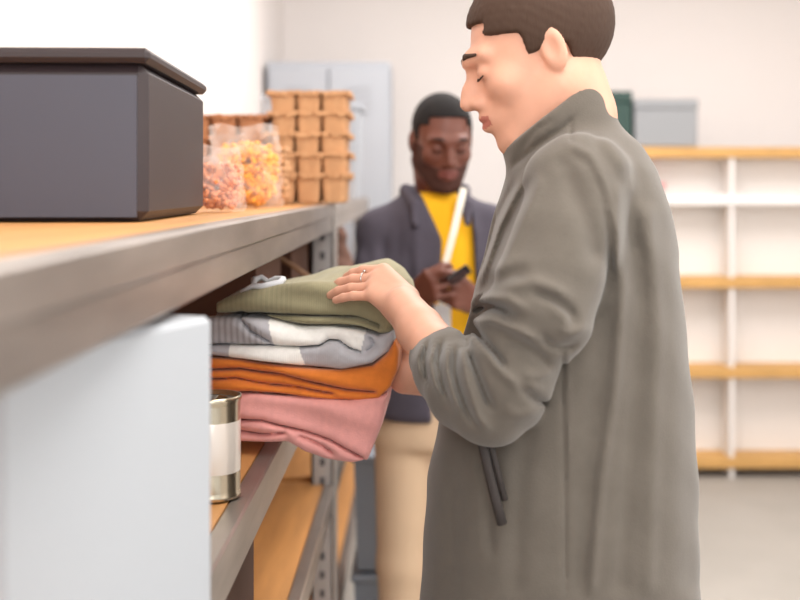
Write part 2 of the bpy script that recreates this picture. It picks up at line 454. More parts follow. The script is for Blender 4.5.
# can
def can(c, r, h, label):
    t = empty('food_can', c, label, 'can')
    pr = [(0, .004), (r*.9, .004), (r*.92, .0), (r, .002), (r, .006), (r*.975, .009)]
    for k in range(8): pr += [(r*.975, .012+k*.0012)]
    pr += [(r*.975, h-.012), (r*.985, h-.009), (r*1.01, h-.005), (r*1.01, h), (r*.96, h), (r*.945, h-.006), (r*.8, h-.006), (r*.78, h-.0045), (r*.5, h-.0045), (r*.48, h-.006), (0, h-.006)]
    MB().lathe(c, pr, 48).build('body', M['tin'], t, True)
    MB().lathe(c, [(r*.976, .036), (r*.984, .037), (r*.984, h-.034), (r*.976, h-.033)], 48).build('label', M['label_paper'], t, True)
    MB().box((c[0]-.012, c[1]-.02, c[2]+h-.004), (c[0]+.01, c[1]+.012, c[2]+h-.002), bev=.0008).build('pull_tab', M['tin'], t)
can((-.281, 1.62, LEV[1]+.001), .042, .137, 'silver metal food can with pale label, between white carton and folded clothes')

# cardboard boxes at the back of the middle board
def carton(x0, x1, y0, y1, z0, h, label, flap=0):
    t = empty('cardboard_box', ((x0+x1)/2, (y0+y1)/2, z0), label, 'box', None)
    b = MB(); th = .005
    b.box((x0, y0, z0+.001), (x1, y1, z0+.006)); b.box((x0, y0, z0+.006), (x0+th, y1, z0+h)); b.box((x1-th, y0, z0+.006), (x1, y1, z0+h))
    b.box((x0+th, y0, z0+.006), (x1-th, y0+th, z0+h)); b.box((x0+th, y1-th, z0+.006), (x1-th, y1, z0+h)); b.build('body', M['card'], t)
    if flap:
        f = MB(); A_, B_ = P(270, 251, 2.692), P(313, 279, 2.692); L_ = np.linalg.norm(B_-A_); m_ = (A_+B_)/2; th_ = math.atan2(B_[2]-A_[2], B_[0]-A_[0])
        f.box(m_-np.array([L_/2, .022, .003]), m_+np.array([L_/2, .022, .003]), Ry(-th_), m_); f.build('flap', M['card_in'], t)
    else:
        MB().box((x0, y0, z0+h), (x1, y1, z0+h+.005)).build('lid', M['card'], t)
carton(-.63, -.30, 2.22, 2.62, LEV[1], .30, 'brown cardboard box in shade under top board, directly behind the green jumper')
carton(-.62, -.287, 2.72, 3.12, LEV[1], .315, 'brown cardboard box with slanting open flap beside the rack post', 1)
carton(-.62, -.30, 3.36, 3.43, LEV[1], .32, 'flat brown cardboard box added on second rack to darken the gap left of post')  # box added so the gap beside the post stays dark
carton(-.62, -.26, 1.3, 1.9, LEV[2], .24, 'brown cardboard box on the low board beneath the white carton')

# ------------------------------------------------------------------ pulp trays
def tray(c, nx, ny, cell, hgt, m, seed, rot=0, name='pulp_tray'):
    """one moulded tray: ragged rim plus square tapered cups"""
    g = np.random.default_rng(seed); V = []; F = []
    def q(V_, F_):
        k = len(V); V.extend(V_); F.extend([tuple(i+k for i in f) for f in F_])
    W, L = nx*cell, ny*cell
    top, bot = cell*.47, cell*.40; N = 6
    for i in range(nx):
        for j in range(ny):
            cx, cy = -W/2+(i+.5)*cell, -L/2+(j+.5)*cell
            rings = []
            for (hh, zz) in ((top, 0), (top*.985, -hgt*.3), (bot*1.02, -hgt*.93), (bot*.9, -hgt)):
                ring = []
                for s in range(4*N):
                    e = s//N; f = (s % N)/N; a = -1+2*f
                    px, py = [(a, -1), (1, a), (-a, 1), (-1, -a)][e]
                    kk = 1-.1*(min(abs(px), abs(py))**6)
                    ring.append((cx+px*hh*kk+g.normal(0, .0006), cy+py*hh*kk+g.normal(0, .0006), zz))
                rings.append(ring)
            n = 4*N; vv = [v for r in rings for v in r]; ff = []
            for r in range(3):
                for k in range(n): ff.append((r*n+k, r*n+(k+1) % n, (r+1)*n+(k+1) % n, (r+1)*n+k)[::-1])
            ff.append(tuple(range(3*n, 4*n))[::-1]); q(vv, ff)
    # ragged rim: a strip around the outside
    per = []; st = .006
    def side(a, b):
        n = max(2, int(np.linalg.norm(np.subtract(b, a))/st))
        return [(a[0]+(b[0]-a[0])*k/n, a[1]+(b[1]-a[1])*k/n) for k in range(n)]
    A, B = W/2+.004, L/2+.004
    per = side((-A, -B), (A, -B))+side((A, -B), (A, B))+side((A, B), (-A, B))+side((-A, B), (-A, -B))
    n = len(per); vv = []
    for (x, y) in per:
        s = 1.038+g.normal(0, .013)
        d1 = g.normal(0, .0011)
        vv += [(x*.93, y*.93, .0), (x*s, y*s, .001+d1), (x*s*1.004, y*s*1.004, -.009+d1+g.normal(0, .0035)), (x*.95, y*.95, -.005)]
    ff = []
    for k in range(n):
        a, b = 4*k, 4*((k+1) % n)
        for e in range(4): ff.append((a+e, b+e, b+(e+1) % 4, a+(e+1) % 4))
    q(vv, ff)
    # web between the cups
    for i in range(nx+1):
        x = -W/2+i*cell; q([(x-cell*.05, -B*.97, .0), (x+cell*.05, -B*.97, 0), (x+cell*.05, B*.97, 0), (x-cell*.05, B*.97, 0)], [(0,1,2,3)])
    for j in range(ny+1):
        y = -L/2+j*cell; q([(-A*.97, y-cell*.05, .0003), (A*.97, y-cell*.05, .0003), (A*.97, y+cell*.05, .0003), (-A*.97, y+cell*.05, .0003)], [(0,1,2,3)])
    V = np.array(V) @ Rz(rot).T + np.array(c)
    return mk(name, V, F, m, None, False)
NM = ['bottom one', 'second from the board', 'third from the board', 'fourth from the board', 'top one']
cellA = .064
for k in range(5):
    z = LEV[0]+.077+k*.0515
    o = tray((-.275+.002*math.sin(k*2.3), 3.10, z), 3, 3, cellA, .074, M['pulp'], 20+k, math.radians([0, .6, -.5, .4, 0][k]), 'pulp_carton')
    tag(o, 'tan paper pulp carton in the tall stack at the board end, %s' % NM[k], 'carton', 'tan pulp cartons stacked at the end of the top board')
for k in range(8):
    z = LEV[0]+.0305+k*.0150
    o = tray((-.372+.0025*math.sin(k*1.9), 2.80, z), 3, 3, .040, .029, M['pulp'], 50+k, math.radians(2*math.sin(k*1.3)), 'egg_tray')
    tag(o, 'thin tan egg tray in the short nested stack behind yellow pasta, %s' % ['lowest', 'second lowest', 'third from below', 'fourth from below', 'fourth from top', 'third from top', 'second from top', 'topmost'][k], 'tray', 'thin egg trays nested behind the yellow pasta bag')
for k in range(4):
    z = LEV[0]+.066+k*.052
    o = tray((-.482+.003*math.sin(k*1.7), 3.07, z), 3, 3, .066, .063, M['pulp_shaded'], 70+k, math.radians([0, 3, -2, 2][k]), 'pulp_carton')
    tag(o, 'paper pulp carton in shaded tone, in the stack nearest the dark bin, %s' % ['bottom one', 'second from the board', 'third from the board', 'top one'][k], 'carton', 'pulp cartons in shaded tone behind the pasta bags')

# ------------------------------------------------------------------ pasta bags
def bag(c, wx, wy, h, rot, name, label, m, seed, lean=0):
    g = np.random.default_rng(seed); V = []; F = []; n = 40; rows = 26
    for r in range(rows):
        t_ = r/(rows-1); z = h*t_
        full = .72
        if t_ < full: s = math.sqrt(max(0, 1-((t_-.28)/.62)**2*.45)); ty = wy*s*(1 if t_ > .04 else .8); tx = wx*(.97+.06*s)*(1 if t_ > .03 else .93)
        else:
            u = (t_-full)/(1-full); ty = wy*(1-u)**.8*.82+.0012; tx = wx*(1.0+.04*u)
        for k in range(n):
            a = 2*math.pi*k/n; ca, sa = math.cos(a), math.sin(a)
            x = math.copysign(abs(ca)**.7, ca)*tx; y = math.copysign(abs(sa)**.8, sa)*ty
            wob = .0022*math.sin(a*5+z*110)+.0018*math.sin(a*9-z*170+2)
            x += wob*ca; y += wob*sa+(.006*math.sin(x*55+seed)*max(0, t_-.6)/.4)
            V.append((x+lean*t_**2, y, z+(.004*math.sin(x*70+seed)*(t_ > .9))))
    for r in range(rows-1):
        for k in range(n): F.append((r*n+k, r*n+(k+1) % n, (r+1)*n+(k+1) % n, (r+1)*n+k))
    F.append(tuple(range(n))[::-1])
    o = mk(name, np.array(V) @ Rz(rot).T+np.array(c), F, M['film'])
    return tag(o, label, 'bag')
def pasta(c, wx, wy, h, rot, m, seed, n, L, label, name):
    g = np.random.default_rng(seed); b = MB(); i = 0
    while i < n:
        p = g.uniform(-1, 1, 3)
        if abs(p[0])**3+abs(p[1])**3+abs(p[2])**4 > 1: continue
        i += 1
        q = np.array([p[0]*wx*.88, p[1]*wy*.8, (p[2]*.5+.5)*h+.006])@Rz(rot).T+np.array(c)
        d = g.normal(0, 1, 3); d /= np.linalg.norm(d); e = np.cross(d, g.normal(0, 1, 3)); e /= np.linalg.norm(e)
        pts = [q+d*L*(s-.5)+e*L*.25*math.cos((s-.5)*3) for s in (0, .25, .5, .75, 1)]
        b.tube(pts, [L*.24, L*.36, L*.3, L*.36, L*.24], 6)
    o = b.build(name, m, None, True)
    return tag(o, label, 'pasta', kind='stuff')
M['pasta_y'] = mat('yellow_pasta', srgb(248, 168, 8), .5, var=.1, vscale=60)
M['pasta_o'] = mat('orange_pink_pasta', srgb(234, 146, 92), .5, var=.2, vscale=45)
c1 = P(217, 213.5, 2.05); c1[2] = LEV[0]+.001
bag(c1, .046, .034, .112, math.radians(10), 'pasta_bag', 'small clear plastic bag of orange-pink pasta, beside dark bin', None, 3, lean=-.01)
pasta(c1, .043, .031, .078, math.radians(10), M['pasta_o'], 4, 330, .013, 'orange-pink short pasta pieces filling the small clear bag', 'short_pasta')
c2 = P(247, 208, 2.45); c2[2] = LEV[0]+.001
bag(c2, .070, .044, .168, math.radians(-8), 'pasta_bag', 'larger clear plastic bag of yellow pasta, in front of the pulp trays', None, 5, lean=-.008)
pasta(c2, .067, .041, .124, math.radians(-8), M['pasta_y'], 6, 620, .017, 'yellow pasta pieces filling the larger clear bag', 'yellow_pasta')

# ------------------------------------------------------------------ folded clothes
Y0, SL = 1.83, .22
def q2(px, py):
    t_ = (px-CX)/FPX; Y = (Y0-SL*.1)/(1+SL*t_); return (t_*Y, CZ-(py-CY)/FPX*Y)
def garment(name, label, outline, slits, mtl, colf, depth=.24, r=.014, rise=None, skew=0, h=.002, wob=.0025, seed=0, ridges=()):
    pl = [q2(*p) for p in outline]; xs = [p[0] for p in pl]; zs = [p[1] for p in pl]
    x0, x1, z0, z1 = min(xs)-.012, max(xs)+.012, min(zs)-.014, max(zs)+.014
    f = Field((x0, -.03, z0-.01), (x1+skew*depth, depth+.03, z1+.07), (h, .0045, h))
    X, Z = np.meshgrid(np.arange(x0-.04, x1+.04, h), np.arange(z0-.08, z1+.08, h), indexing='ij')
    d = poly_dist2(X, Z, pl+[pl[0]])
    ins = np.zeros(X.shape, bool)
    for (xa, za), (xb, zb) in zip(pl, pl[1:]+pl[:1]):
        c = (za > Z) != (zb > Z); xi = xa+(Z-za)/(zb-za+1e-12)*(xb-xa); ins ^= c & (X < xi)
    d2 = np.where(ins, -d, d)
    for (sl, w_) in slits:
        ds = poly_dist2(X, Z, [q2(*p) for p in sl]); d2 = smax(d2, w_*.62/655-ds, .005)
    # sample the outline field in warped coordinates
    g = f.pts((slice(None),)*3); gx, gy, gz = g[..., 0], g[..., 1], g[..., 2]
    dz = wob*np.sin(gx*38+gy*17+seed)+wob*.7*np.sin(gx*71-gy*43+seed*2.1)*(gy > -1)
    dz = dz*np.clip(gy/.06, 0, 1)
    if rise: dz = dz+rise(gx, gy)
    sz = gz-dz; sx = gx-skew*gy+.004*np.sin(gy*30+seed)*np.clip(gy/.05, 0, 1)
    ii = np.clip((sx-X[0, 0])/h, 0, X.shape[0]-1.001); jj = np.clip((sz-Z[0, 0])/h, 0, X.shape[1]-1.001)
    i0 = ii.astype(int); j0 = jj.astype(int); a = ii-i0; b_ = jj-j0
    dd = d2[i0, j0]*(1-a)*(1-b_)+d2[i0+1, j0]*a*(1-b_)+d2[i0, j0+1]*(1-a)*b_+d2[i0+1, j0+1]*a*b_
    front = .004*np.sin(gx*45+seed*3)+.003*np.sin(gz*120+gx*30+seed)
    dy = np.maximum(front-gy, gy-depth)
    qa, qb = dd+r, dy+r
    f.D = np.minimum(np.maximum(qa, qb), 0)+np.sqrt(np.maximum(qa, 0)**2+np.maximum(qb, 0)**2)-r
    V, F = f.mesh(2)
    V[:, 1] += Y0+SL*(-.1-V[:, 0])
    u = CX+FPX*V[:, 0]/(Y0+SL*(-.1-V[:, 0])); v = CY-FPX*(V[:, 2]-CZ)/(Y0+SL*(-.1-V[:, 0]))
    cols = colf(u, v, V)
    o = mk(name, V, F, mtl, None, True, cols)
    return tag(o, label, 'clothes', 'folded clothes in the stack')
def flat(c):
    return lambda u, v, V: np.tile(np.array(c), (len(V), 1))
def ribbed(c, dark, x_lim, per, amt=1):
    def f(u, v, V):
        A = np.tile(np.array(c), (len(V), 1)); B = np.array(dark)
        s = (np.sin(u*2*math.pi/per)*.5+.5)*(u < x_lim)*amt
        return A*(1-s[:, None])+B*s[:, None]
    return f
# pink
garment('folded_jumper', 'pink folded jumper at the bottom of the clothes stack',
    [(226,394),(260,395),(300,398),(350,402),(389,394),(386,412),(378,438),(368,461),(352,464),(325,461),(305,455),(287,443),(226,443)],
    [([(220,421),(262,421),(300,432),(330,441),(363,459)], 1.3), ([(220,431),(262,435),(284,434)], 1.1), ([(300,438),(322,447),(332,454)], 1.0)],
    M['knit_plain'], flat(srgb(235, 166, 160)), seed=1, r=.013)
# orange
garment('folded_jumper', 'rust orange knitted jumper between the pink one and grey-white striped one',
    [(205,358),(240,361),(290,369),(340,371),(373,366),(388,354),(395,341),(400,352),(398,372),(391,388),(379,399),(360,403),(330,401),(290,396),(250,392),(205,393)],
    [([(200,371),(240,370),(280,376),(320,385),(345,391),(375,393)], 1.3), ([(200,380),(235,379),(270,386),(300,389),(332,395)], 1.1)],
    M['knit_plain'], flat(srgb(222, 126, 54)), seed=2, r=.013)
# grey and white
GRY, WHT, DST = srgb(188, 187, 192), srgb(250, 248, 243), srgb(112, 106, 108)
def gw(u, v, V):
    A = np.tile(np.array(GRY), (len(V), 1))
    slit = np.interp(u, [214,235,262,300,318,328,338,350,360], [346,345,346,348,347,341,341,349,352])
    up = v < slit
    left = 268+(v-320)*.22
    wht = (up & (u > left) & (u < 366-(v-330)*.25)) | (~up & (u > 228) & (u < 299+(v-350)*.35) & (v < 366))
    A[wht] = WHT
    rib = up & (u < 262) & (v > 318+(u-240)*.55)
    s = (np.sin(u*2*math.pi/6.2)*.5+.5)**2*rib*.5
    return A*(1-s[:, None])+np.array(DST)*s[:, None]
garment('folded_jumper', 'grey and white colour-block jumper with striped rib, second from the top of the stack',
    [(205,318),(240,317),(262,320),(300,327),(330,327),(355,330),(378,337),(392,331),(395,340),(389,353),(372,364),(340,370),(300,367),(262,362),(240,359),(205,356)],
    [([(200,346),(235,345),(262,346),(300,348),(318,347),(328,341),(338,341),(350,349),(360,352)], 1.3), ([(238,318),(250,331),(270,343)], 1.0), ([(370,338),(374,346),(366,352)], .8)],
    M['knit_fine'], gw, seed=3, r=.012)
# olive
OLV = srgb(150, 143, 114)
def rise(gx, gy):
    return .022*np.clip(gy/.15, 0, 1)**1.3*np.clip((gx+.17)/.12, 0, 1)+.020*np.exp(-((gy-.17)/.075)**2)/(1+np.exp(-(gx+.075)/.014))
garment('folded_jumper', 'olive green rib-knit jumper on top of the stack, under the hand',
    [(213,303),(225,297),(245,291),(275,285),(310,281),(340,282),(365,289),(381,300),(391,314),(394,326),(389,334),(378,335),(355,328),(335,325),(300,325),(280,322),(262,318),(243,317),(240,313),(213,313)],
    [([(236,315),(290,315.5),(330,316.5),(352,319.5),(377,328)], 1.3)],
    M['knit_fine'], ribbed(OLV, srgb(112, 108, 84), 292, 5.0, .3), seed=4, r=.017, rise=rise, skew=.13)
# loose grey tape lying on the olive jumper
b = MB(); pts = [P(241, 292, 1.885), P(252, 286, 1.88), P(262, 286.5, 1.88), P(280, 283, 1.88), P(283, 279.5, 1.90), P(276, 279, 1.92), P(268, 281.5, 1.92), P(262, 277.5, 1.93), P(254, 280, 1.92), P(254, 286, 1.90)]
b.tube(pts, [.003, .004, .005, .006, .0055, .005, .004, .005, .006, .004], 8)
tag(b.build('fabric_tape', mat('pale_grey_tape', srgb(205, 206, 210), .7), None, True), 'crumpled pale grey fabric tape on the olive jumper', 'ribbon')

# ------------------------------------------------------------------ head builder
def head_parts(c, R, h=.003, lips=True, neck_to=None, neck_r=.056, wide=1.0):
    """returns a field with a sculpted head; local frame: face looks along -Y"""
    c = np.array(c, float); T = lambda x, y, z: c+R@np.array([x*wide, y, z])
    lo = c-.165; hi = c+.165
    if neck_to is not None: lo = np.minimum(lo, np.array(neck_to)-.08); hi = np.maximum(hi, np.array(neck_to)+.08)
    f = Field(lo, hi, h)
    f.ell(T(0, .018, .035), (.076*wide, .096, .083), 0, R)
    f.ell(T(0, -.028, -.025), (.063*wide, .06, .085), .03, R)
    for s in (-1, 1):
        f.chain([T(s*.052, .012, -.05), T(s*.022, -.062, -.1)], [.02, .02], .03)
        f.ell(T(s*.043, -.058, -.022), (.022, .02, .02), .02, R)
        f.chain([T(s*.03, .02, -.06), T(s*.02, .03, -.1)], [.04, .04], .03)
    f.ell(T(0, -.074, -.101), (.02, .018, .017), .018, R)
    f.chain([T(-.045, -.072, .024), T(-.018, -.086, .022), T(.018, -.086, .022), T(.045, -.072, .024)], [.009, .011, .011, .009], .016)
    for s in (-1, 1):
        f.ell(T(s*.032, -.096, .002), (.017, .016, .011), .014, R, 'sub')
        f.ell(T(s*.032, -.074, .001), (.015, .0145, .0125), .004, R)
    f.chain([T(0, -.078, .0), T(0, -.084, -.034)], [.013, .017], .012)
    f.chain([T(0, -.087, .012), T(0, -.104, -.016), T(0, -.112, -.03)], [.0075, .009, .0115], .012)
    for s in (-1, 1): f.ell(T(s*.0125, -.1, -.034), (.0085, .01, .008), .006, R)
    f.ell(T(0, -.074, -.062), (.03, .026, .022), .02, R)
    f.chain([T(-.022, -.088, -.06), T(-.006, -.0985, -.0565), T(.006, -.0985, -.0565), T(.022, -.088, -.06)], [.004, .0062, .0062, .004], .004)
    f.chain([T(-.02, -.087, -.067), T(0, -.097, -.0695), T(.02, -.087, -.067)], [.004, .0075, .004], .004)
    f.chain([T(-.023, -.094, -.0625), T(0, -.106, -.063), T(.023, -.094, -.0625)], [.0015, .0022, .0015], .003, 'sub')
    for s in (-1, 1):
        Re = R@Rz(s*math.radians(-22))
        f.ell(T(s*.079, .014, -.004), (.008, .018, .031), .006, Re)
        f.ell(T(s*.087, .010, -.001), (.006, .010, .017), .004, Re, 'sub')
    if neck_to is not None: f.chain([T(0, .022, -.06), np.array(neck_to)], [.054, neck_r], .03)
    return f, T
def in_head(V, c, R): return (V-np.array(c))@R

def hair_cap(c, R, m, parent, grow=.008, front=-.05, low=-.03, wide=1.0, h=.003, hl=.052):
    c = np.array(c, float); f = Field(c-.15, c+.15, h)
    T = lambda x, y, z: c+R@np.array([x*wide, y, z])
    f.ell(T(0, .018, .036), ((.076+grow)*wide, .096+grow, .083+grow), 0, R)
    p = f.pts((slice(None),)*3)-c; p = p@R
    # hairline: forehead edge, temples, nape
    line = np.where(p[..., 1] < -.02, hl+.3*np.clip(-.02-p[..., 1], 0, .1), np.where(p[..., 1] < .035, .0, low))
    xx = np.abs(p[..., 0]); line = np.where((p[..., 1] < -.02) & (xx > .05), line-.02, line)
    f.D = smax(f.D, line-p[..., 2], .004)
    f.D += .0012*np.sin(p[..., 0]*400)*np.sin(p[..., 1]*370)*np.sin(p[..., 2]*350)
    V, F = f.mesh(2); return mk('hair', V, F, m, parent)

def brows(T, R, m, parent):
    for s in (-1, 1):
        MB().tube([T(s*.014, -.098, .024), T(s*.03, -.0955, .030), T(s*.048, -.083, .026)], [.003, .004, .002], 6).build('eyebrow', m, parent, True)

# ------------------------------------------------------------------ hands
def hand(f, wrist, kn, fwd, n_up, sidev, curls, scale=1.0, thumb=None, spread=.12, kr=.0095):
    """palm from wrist to knuckles, four jointed fingers and a thumb added to a field.
       sidev points to the index side; curls: per finger (a1,a2,a3) bend down; kn = centre of the knuckle row"""
    W = np.array(wrist, float); K = np.array(kn, float); sv = np.array(sidev, float); sv /= np.linalg.norm(sv)
    fw = np.array(fwd, float); fw /= np.linalg.norm(fw); up = np.array(n_up, float); up -= fw*(up@fw); up /= np.linalg.norm(up)
    sv = sv-fw*(sv@fw)*.6; sv /= np.linalg.norm(sv)
    offs = [.031, .0105, -.0105, -.030]; back = [-.002, .003, -.001, -.009]
    lens = [(.040, .024, .019), (.044, .028, .02), (.041, .026, .02), (.033, .020, .017)]
    rad = [.0098, .0098, .0092, .0082]; tips = []; joints = []
    for i in range(4):
        k = K+sv*offs[i]*scale+fw*back[i]*scale
        w0 = W+sv*offs[i]*.62*scale
        f.chain([w0, k], [.0155*scale, (rad[i]+.0022)*scale], .014)
        d = fw+sv*spread*(offs[i]/.03); d /= np.linalg.norm(d); p = k; ax = np.cross(d, up); js = [k]
        for j in range(3):
            a = curls[i][j]; c_, s_ = math.cos(a), math.sin(a)
            u = np.cross(ax, d); d = d*c_ - up_perp(d, ax)*s_
            q = p+d*lens[i][j]*scale
            f.chain([p, q], [(rad[i]-.0006*j)*scale, (rad[i]-.0006*(j+1))*scale], .0035)
            p = q; js.append(p)
        joints.append(js)
    if thumb is not None:
        f.chain([W+sv*.012*scale]+[np.array(t_) for t_ in thumb], [.017*scale]+[.0125*scale, .0115*scale, .0095*scale][:len(thumb)], .008)
    return joints
def up_perp(d, ax):
    u = np.cross(ax, d); return u/np.linalg.norm(u)

# ------------------------------------------------------------------ person in the fleece (near)
pf = empty('person', (.2, 1.66, 0), 'person in grey-brown fleece jacket seen from the side, hands on folded clothes', 'person')
HR = Rz(-math.pi/2)@Rx(math.radians(20))
hc = np.array([.164, 1.66, 1.633])
fh, T = head_parts(hc, HR, .003, neck_to=(.222, 1.66, 1.42), neck_r=.06)
# body under the jacket
fb = Field((-.02, 1.40, .7), (.42, 2.0, 1.52), .008)
fb.loft([.72, .9, 1.1, 1.3, 1.42, 1.48], [.205, .205, .21, .225, .228, .225], 1.68, [.11, .105, .10, .10, .085, .05], [.15, .14, .14, .16, .13, .06], 0)
S_L, E_L = np.array([.205, 1.515, 1.44]), P(492, 398, 1.50); C_L = P(438, 353, 1.61); W_L = P(403, 306, 1.74)
S_R, E_R = np.array([.21, 1.85, 1.42]), np.array([.155, 1.965, 1.165]); C_R = np.array([.05, 1.945, 1.145]); W_R = P(405, 377, 1.90)
for A in ((S_L, E_L), (S_R, E_R)): fb.chain([A[0], A[1]], [.05, .035], .02)
# left forearm and hand
fl = Field((-.19, 1.46, 1.10), (.13, 1.98, 1.40), .0022)
fl.chain([E_L, C_L, P(420, 330, 1.675), W_L], [.036, .0345, .032, .0255], .01)
fl.chain([C_L+np.array([.0, .005, 0]), W_L], [.03, .024], .01)
fl.ell(P(401, 301, 1.735), (.013, .013, .012), .010)                      # wrist bone
Kc = P(375, 283, 1.80); fw = np.array([-.88, .46, .0]); sv = np.array([.42, .68, .60])
JL = hand(fl, W_L+np.array([0, .008, .002]), Kc, fw, (-.2, -.5, .82), sv, [(.10, .22, .2), (.10, .2, .2), (.08, .18, .18), (.02, .16, .15)], .94,
     thumb=[P(403, 296, 1.81), P(400, 292, 1.86), P(392, 290, 1.89)], spread=.05)
# right forearm and hand on the far end of the stack
fr = Field((-.16, 1.84, 1.06), (.19, 2.13, 1.34), .0026)
fr.chain([E_R, C_R, W_R], [.04, .036, .027], .012)
Kr = np.array([-.018, 1.965, 1.222])
JR = hand(fr, W_R+np.array([.0, .008, .004]), Kr, (-.12, .55, .8), (1, -.1, .1), (-.05, -.75, .5), [(.1, .35, .3), (.1, .4, .3), (.15, .4, .3), (.2, .45, .3)], 1.0,
     thumb=[np.array([-.012, 1.895, 1.18]), np.array([-.02, 1.885, 1.215]), np.array([-.024, 1.89, 1.245])])
vh, fcs = fh.mesh(1)
q = in_head(vh, hc, HR); fq = q[fcs].mean(1)
is_lip = (np.abs(fq[:, 2]+.0625) < .0095-.12*np.abs(fq[:, 0])) & (fq[:, 1] < -.09) & (np.abs(fq[:, 0]) < .022)
mb = fb.mesh(1); ml = fl.mesh(2); mr = fr.mesh(2)
V, F = join((vh, fcs), mb, ml, mr)
fm = np.concatenate([is_lip.astype(int), np.zeros(len(F)-len(fcs), int)])
mk('body', V, F, [M['skin'], M['lip']], pf, True, fmat=fm)
hair_cap(hc, HR, M['hair_brown'], pf, .009, low=-.05)
brows(T, HR, M['hair_brown'], pf)
for s in (-1, 1): MB().tube([T(s*.018, -.0885, -.004), T(s*.032, -.0905, -.0075), T(s*.046, -.083, -.004)], [.001, .0016, .001], 6).build('eyelashes', M['hair_brown'], pf, True)
# ring
k0, k1 = JL[1][0], JL[1][1]; d = (k1-k0)/np.linalg.norm(k1-k0); cc_ = k0+d*.021
u = np.cross(d, [0, 0, 1]); u /= np.linalg.norm(u); v_ = np.cross(u, d)
ringo = MB(); ringo.tube([cc_+.0104*(math.cos(a)*u+math.sin(a)*v_) for a in np.linspace(0, 2*math.pi, 25)], .0011, 8, False)
ringo.lathe(cc_+np.array([0, 0, .0108]), [(0, 0), (.0026, .0008), (.003, .002), (0, .0034)], 10)
ringo.build('finger_ring', M['silver'], pf, True)

# jacket
fj = Field((-.03, 1.375, .84), (.43, 2.06, 1.68), .0033)
zt  = [.82, 1.04, 1.15, 1.25, 1.36, 1.42, 1.475, 1.51, 1.55]
fr_ = np.array([.0, .012, .035, .066, .094, .110, .127, .150, .185])
bk_ = np.array([.392, .388, .383, .374, .358, .345, .328, .308, .262])
ry_ = np.array([.185, .18, .178, .18, .182, .18, .155, .12, .07])
fj.loft(zt, (fr_+bk_)/2, 1.68, (bk_-fr_)/2, ry_, 0, 2.3, pad=.02)
def arm(pts, rad, k): fj.chain(pts, rad, k)
UA = [np.array([.225, 1.60, 1.475]), P(578, 186, 1.53), P(565, 232, 1.50), P(552, 275, 1.485), P(541, 308, 1.48), P(518, 348, 1.485), P(505, 376, 1.485), P(492, 396, 1.50)]
arm(UA[:4], [.045, .064, .058, .062], .022); arm(UA[3:], [.062, .068, .055, .059, .060], .012)
FA = [P(492, 396, 1.50), P(470, 386, 1.53), P(452, 370, 1.575), P(440, 356, 1.62)]
arm(FA, [.060, .056, .050, .0435], .012)
arm([np.array([.225, 1.76, 1.475]), S_R, (S_R+E_R)/2, E_R], [.045, .064, .058, .055], .022)
arm([E_R, np.array([.10, 1.96, 1.15]), C_R+np.array([-.005, 0, 0])], [.055, .05, .04], .012)
# collar
ca, cb = np.array([.212, 1.66, 1.455]), np.array([.190, 1.66, 1.545])
fj.chain([ca, cb, cb+(cb-ca)*.6], [.086, .079, .078], .012)
sl_ = fj.sl((-.0, 1.5, 1.44), (.43, 1.85, 1.70)); pp = fj.pts(sl_)
ncol = np.array([-.62, 0, .785])
top = (pp-np.array([.119, 1.66, 1.506]))@ncol
fj.D[sl_] = np.where(pp[..., 2] > 1.46, smax(fj.D[sl_], top, .003), fj.D[sl_])
fj.chain([ca+(cb-ca)*.95, cb+(cb-ca)*1.3], [.058, .066], .004, 'sub')
# cuffs: cut square and hollow
cl = lambda p, n, lo, hi: None
a0 = FA[3]; an = (FA[3]-FA[2]); an /= np.linalg.norm(an)
sl_ = fj.sl(a0-.10, a0+.10); pp = fj.pts(sl_); fj.D[sl_] = np.where(np.linalg.norm(pp-a0, axis=-1) < .10, smax(fj.D[sl_], (pp-a0)@an-.006, .004), fj.D[sl_])
fj.chain([a0-an*.03, a0+an*.04], [.033, .036], .003, 'sub')
a1 = C_R+np.array([-.02, 0, 0]); sl_ = fj.sl(a1-.07, a1+.07); pp = fj.pts(sl_); fj.D[sl_] = smax(fj.D[sl_], -(pp[..., 0]-a1[0])-.0, .004)
